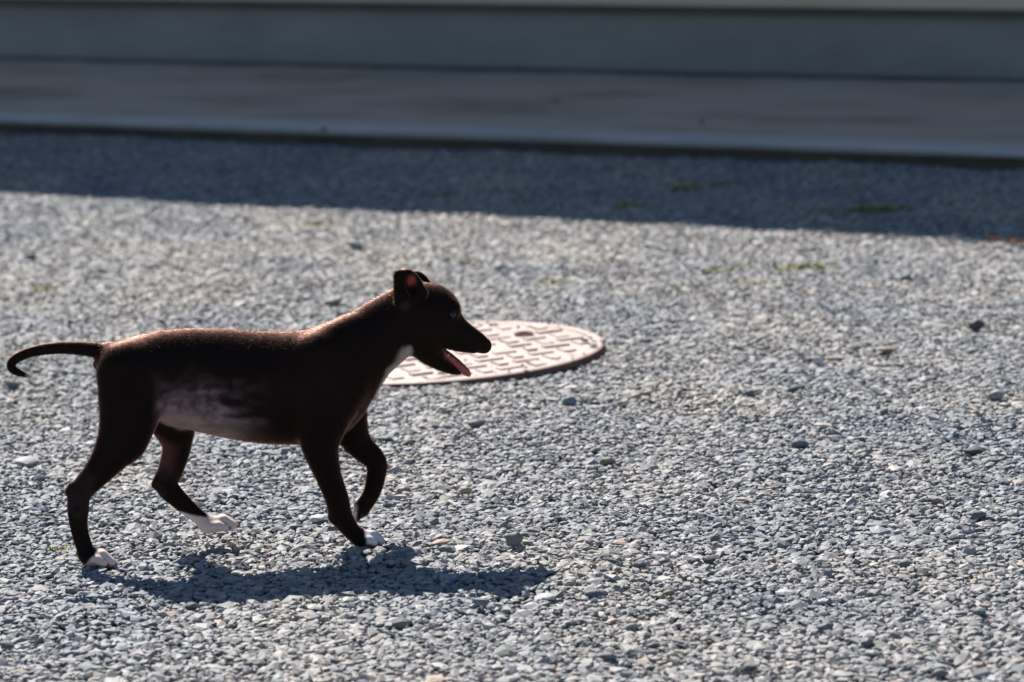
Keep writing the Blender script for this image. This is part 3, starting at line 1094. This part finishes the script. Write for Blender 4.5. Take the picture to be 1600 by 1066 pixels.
# ------------------------------------------------------------------ single larger stones lying on the gravel
DARK, SLATE, BLUE, MID, PALE, WHITE, TAN, ORANGE, CREAM, BROWN, OLIVE = (
    (.06, .065, .07), (.135, .15, .165), (.15, .195, .22), (.22, .23, .235), (.40, .40, .40), (.62, .61, .60),
    (.34, .29, .24), (.38, .28, .21), (.48, .44, .38), (.17, .12, .09), (.20, .20, .13))
STONES = [  # px x, px y (foot), width px, flatness, colour, label
    (805, 854, 34, 0.80, (.19, .19, .185), 'blocky grey brown stone standing proud of the gravel beyond the head of the puppy shadow'),
    (890, 634, 26, 0.70, BLUE, 'rounded dark blue green stone just in front of the manhole cover'),
    (932, 936, 42, 0.42, (.10, .14, .17), 'wide flat dark blue stone beside the pale wedge at the shadow tip'),
    (852, 941, 40, 0.40, PALE, 'pale wedge shaped stone at the tip of the puppy head shadow'),
    (40, 730, 52, 0.34, PALE, 'large pale flat stone lying behind the hind leg of the puppy'),
    (727, 772, 28, 0.5, TAN, 'tan stone ahead of the folded front leg of the puppy'),
    (745, 668, 34, 0.45, SLATE, 'flat slate stone below the chin of the puppy'),
    (496, 816, 34, 0.40, WHITE, 'whitish flat stone just behind the planted front leg of the puppy'),
    (688, 853, 40, 0.28, ORANGE, 'thin orange brown stone chip in front of the planted front paw'),
    (695, 862, 26, 0.45, SLATE, 'small dark stone touching the thin orange brown chip'),
    (600, 690, 30, 0.35, BLUE, 'blue grey flat stone beside the wrist of the folded front leg'),
    (555, 390, 30, 0.60, MID, 'mid grey stone close to the edge of the building shade, behind the puppy neck'),
    (782, 420, 22, 0.60, WHITE, 'white stone between the manhole cover and the building shade'),
    (520, 478, 34, 0.45, MID, 'broad grey stone just above the withers of the puppy'),
    (1527, 516, 26, 0.80, DARK, 'almost black stone right of the manhole cover, out on open gravel'),
    (1386, 551, 40, 0.25, ORANGE, 'long flat orange tan stone on the open gravel'),
    (1278, 569, 18, 0.80, WHITE, 'small white stone touching a tan chip on open gravel'),
    (1301, 563, 26, 0.30, TAN, 'flat tan chip touching a small white stone'),
    (1559, 624, 32, 0.55, MID, 'rounded grey stone below the almost black one'),
    (1521, 711, 36, 0.40, DARK, 'flat blackish stone below the rounded grey one'),
    (1289, 670, 34, 0.30, CREAM, 'long flat cream stone on the open gravel'),
    (1296, 733, 30, 0.35, CREAM, 'cream stone between the long cream stone and a slate one'),
    (1251, 700, 34, 0.50, SLATE, 'slate stone beside the cream stone'),
    (1107, 880, 26, 0.55, DARK, 'black angular stone with a white chip near it'),
    (1035, 870, 30, 0.30, WHITE, 'white flat chip near the black angular stone'),
    (950, 727, 30, 0.50, OLIVE, 'olive brown stone out in front of the manhole cover'),
    (1530, 812, 34, 0.50, SLATE, None), (1000, 888, 26, 0.55, SLATE, None), (1117, 845, 20, 0.60, SLATE, None), (1172, 618, 20, 0.60, SLATE, None),
    (625, 980, 34, 0.45, SLATE, 'dark slate stone nearest the middle of the puppy shadow, out in the sun'), (1170, 1050, 34, 0.45, SLATE, None), (950, 1032, 36, 0.40, SLATE, None), (1415, 886, 22, 0.6, SLATE, None),
    (1355, 1008, 24, 0.5, SLATE, None), (1530, 962, 28, 0.5, SLATE, None), (300, 952, 26, 0.5, SLATE, 'dark slate stone lying clear of the puppy shadow, under its belly'), (112, 928, 24, 0.5, SLATE, 'dark slate stone just in front of the planted hind paw'),
    (10, 1013, 30, 0.45, SLATE, None), (1470, 1058, 30, 0.5, SLATE, None), (1290, 985, 30, 0.45, SLATE, None), (1240, 612, 22, 0.5, SLATE, None),
    (20, 608, 26, 0.60, SLATE, 'dark slate stone under the curled tail tip'), (1416, 438, 20, 0.6, SLATE, 'slate stone close to the building shade, on open gravel'), (48, 406, 22, 0.6, SLATE, 'slate stone beyond the tail, close to the building shade'), (1011, 538, 24, 0.5, SLATE, 'brownish slate stone close to the rim of the manhole cover'),
    (1160, 784, 22, 0.35, CREAM, 'short cream chip among grey gravel, in line with the blackish angular stone'),
    (1045, 931, 26, 0.4, OLIVE, 'olive stone a little beyond the wide flat dark blue one'),
]
SLATES = 'small dark slate stone lying loose among the paler gravel'
for k, (x, y, w, fl, c, lab) in enumerate(STONES):
    P = ground(x, y, 0.001)
    wid = 0.9 * w / (F_PX / np.linalg.norm(P - _C))
    me = stone_mesh('stone', 500 + k, (wid * 1.08, wid * random.uniform(0.6, 0.85), wid * fl * 1.05), 22, 0.16)
    bm = bmesh.new()
    bm.from_mesh(me)
    bmesh.ops.bevel(bm, geom=bm.edges[:], offset=wid * 0.035, segments=1, affect='EDGES')
    bm.to_mesh(me)
    bm.free()
    o = link('stone', me, M_STONE)
    jit = random.uniform(0.88, 1.12)
    o['tint'] = [c[0] * jit, c[1] * jit, c[2] * jit]
    zc = wid * fl * 0.40
    o.location = (P[0], P[1] + wid * 0.25, zc + 0.0005)
    o.rotation_euler = (random.gauss(0, 0.10), random.gauss(0, 0.10), random.gauss(0, 0.35))
    if lab:
        tag(o, lab, 'stone')
    else:
        tag(o, SLATES, 'stone', 'dark slate stones scattered over the yard')

# ------------------------------------------------------------------ weeds between the stones
M_WEED = noisy('weed_leaf', (0.16, 0.19, 0.05), (0.27, 0.28, 0.085), 60, 0.6, 0.1, 0.0005, c3=(0.34, 0.31, 0.13))


def weed_mesh(seed, rad):
    r = random.Random(seed)
    bm = bmesh.new()
    for k in range(70):
        a = r.uniform(0, 6.283)
        q = rad * math.sqrt(r.random()) * 0.8
        bx, by = q * math.cos(a) * 1.4, q * math.sin(a)
        ln, wd = rad * r.uniform(0.3, 0.6), rad * r.uniform(0.06, 0.13)
        b = r.uniform(0, 6.283)
        el = r.uniform(0.15, 1.0)
        d = Vector((math.cos(b) * math.cos(el), math.sin(b) * math.cos(el), math.sin(el)))
        sd_ = Vector((-math.sin(b), math.cos(b), 0)) * wd
        p = Vector((bx, by, 0))
        up = Vector((0, 0, wd * 0.35))
        v = [bm.verts.new(c) for c in (p, p + d * ln * 0.5 + sd_, p + d * ln - up * 2, p + d * ln * 0.5 - sd_, p + d * ln * 0.5 - up)]
        bm.faces.new((v[0], v[1], v[4]))
        bm.faces.new((v[1], v[2], v[4]))
        bm.faces.new((v[2], v[3], v[4]))
        bm.faces.new((v[3], v[0], v[4]))
    return bm_mesh('weed', bm)


WEEDS = [(865, 440, .020), (1124, 424, .024), (1158, 418, .018), (1182, 443, .022), (1248, 422, .034), (505, 352, .026), (70, 452, .018), (735, 408, .016),
         (92, 860, .014), (1190, 640, .012), (1340, 610, .010), (22, 556, .016), (1290, 420, .018)]
SHADE_WEEDS = [(1070, 294, .030), (1120, 288, .020), (1360, 329, .042), (1395, 327, .030), (1300, 331, .026), (985, 322, .030), (690, 305, .02)]
for k, (x, y, rad) in enumerate(WEEDS + SHADE_WEEDS):
    P = ground(x, y)
    o = link('weed', weed_mesh(900 + k, rad * (1.35 if k < len(WEEDS) else 1.1)), M_WEED)
    o.location = (P[0], P[1], -0.001)
    if k < len(WEEDS):
        own = {0: 'yellow green weed just beyond the manhole cover', 5: 'yellow green weed at the shade edge, beyond the puppy back', 6: 'small yellow green weed beyond the tail of the puppy',
               8: 'low yellow green weed beside the planted hind paw', 11: 'small yellow green weed beside the curled tail', 4: 'widest yellow green weed patch in the sunlit gravel'}
        tag(o, own.get(k, 'tiny yellow green weed sprouting in open sunlit gravel away from the puppy'), 'weed', 'weeds in the sunlit gravel')
    else:
        tag(o, 'widest green weed in the gravel within the building shade' if k == len(WEEDS) + 2 else 'tiny green weed sprouting in the gravel within the building shade', 'weed', 'weeds in the shaded gravel')

# ------------------------------------------------------------------ dry leaves at the shade edge
M_LEAF = noisy('dry_leaf', (0.22, 0.11, 0.05), (0.38, 0.20, 0.09), 120, 0.7, 0.3, 0.0005)
for k, (x, y, ln) in enumerate(((1552, 384, .030), (1572, 387, .026), (1592, 383, .032), (1535, 389, .022), (1580, 379, .024), (1096, 376, .018))):
    r = random.Random(70 + k)
    bm = bmesh.new()
    n = 8
    top = []
    for i in range(n + 1):
        t = i / n
        w = ln * 0.30 * math.sin(math.pi * t ** 0.8) + 0.0004
        zc = 0.006 * math.sin(3 * t + k) + 0.004
        top.append([bm.verts.new((ln * (t - 0.5), y_, zc + abs(y_) * 0.5)) for y_ in (-w, 0.0, w)])
    for a, b in zip(top, top[1:]):
        bm.faces.new((a[0], b[0], b[1], a[1]))
        bm.faces.new((a[1], b[1], b[2], a[2]))
    bmesh.ops.solidify(bm, geom=bm.faces[:], thickness=0.0005)
    o = link('dry_leaf', bm_mesh('dry_leaf', bm), M_LEAF)
    P = ground(x, y)
    o.location = (P[0], P[1], 0.003)
    o.rotation_euler = (r.uniform(-.3, .3), r.uniform(-.3, .3), r.uniform(0, 6.28))
    tag(o, 'curled orange brown dry leaf lying on gravel at the edge of the building shade', 'leaf', 'dry leaves at the shade edge')

# ------------------------------------------------------------------ crumbs of stone on the walkway
for k, (x, y, w, lab) in enumerate(((507, 205, 15, 'dark pebble lying right on the pale front edge of the walkway'), (1097, 193, 11, 'dark pebble on the walkway just behind its pale front edge'),
                                    (868, 160, 12, 'dark pebble in the middle of the walkway'), (1086, 121, 14, 'larger dark pebble on the walkway against the building plinth'),
                                    (810, 112, 20, 'flat dark pebble on the walkway near the foot of the plinth'))):
    P = ground(x, y, SLAB_H)
    wid = 0.75 * w / (F_PX / np.linalg.norm(P - _C))
    o = link('pebble', stone_mesh('pebble', 800 + k, (wid, wid * 0.8, wid * 0.6), 16, 0.15), M_STONE)
    o['tint'] = [.11, .105, .10]
    o.location = (P[0], P[1], SLAB_H + wid * 0.27)
    tag(o, lab, 'pebble')

print('GRAVEL', N_GRAVEL, 'DOG verts', len(V), 'front_v', FRONT_V, 'roof', ROOF_Z, 'eye', eye_v, 'S', S_PX)
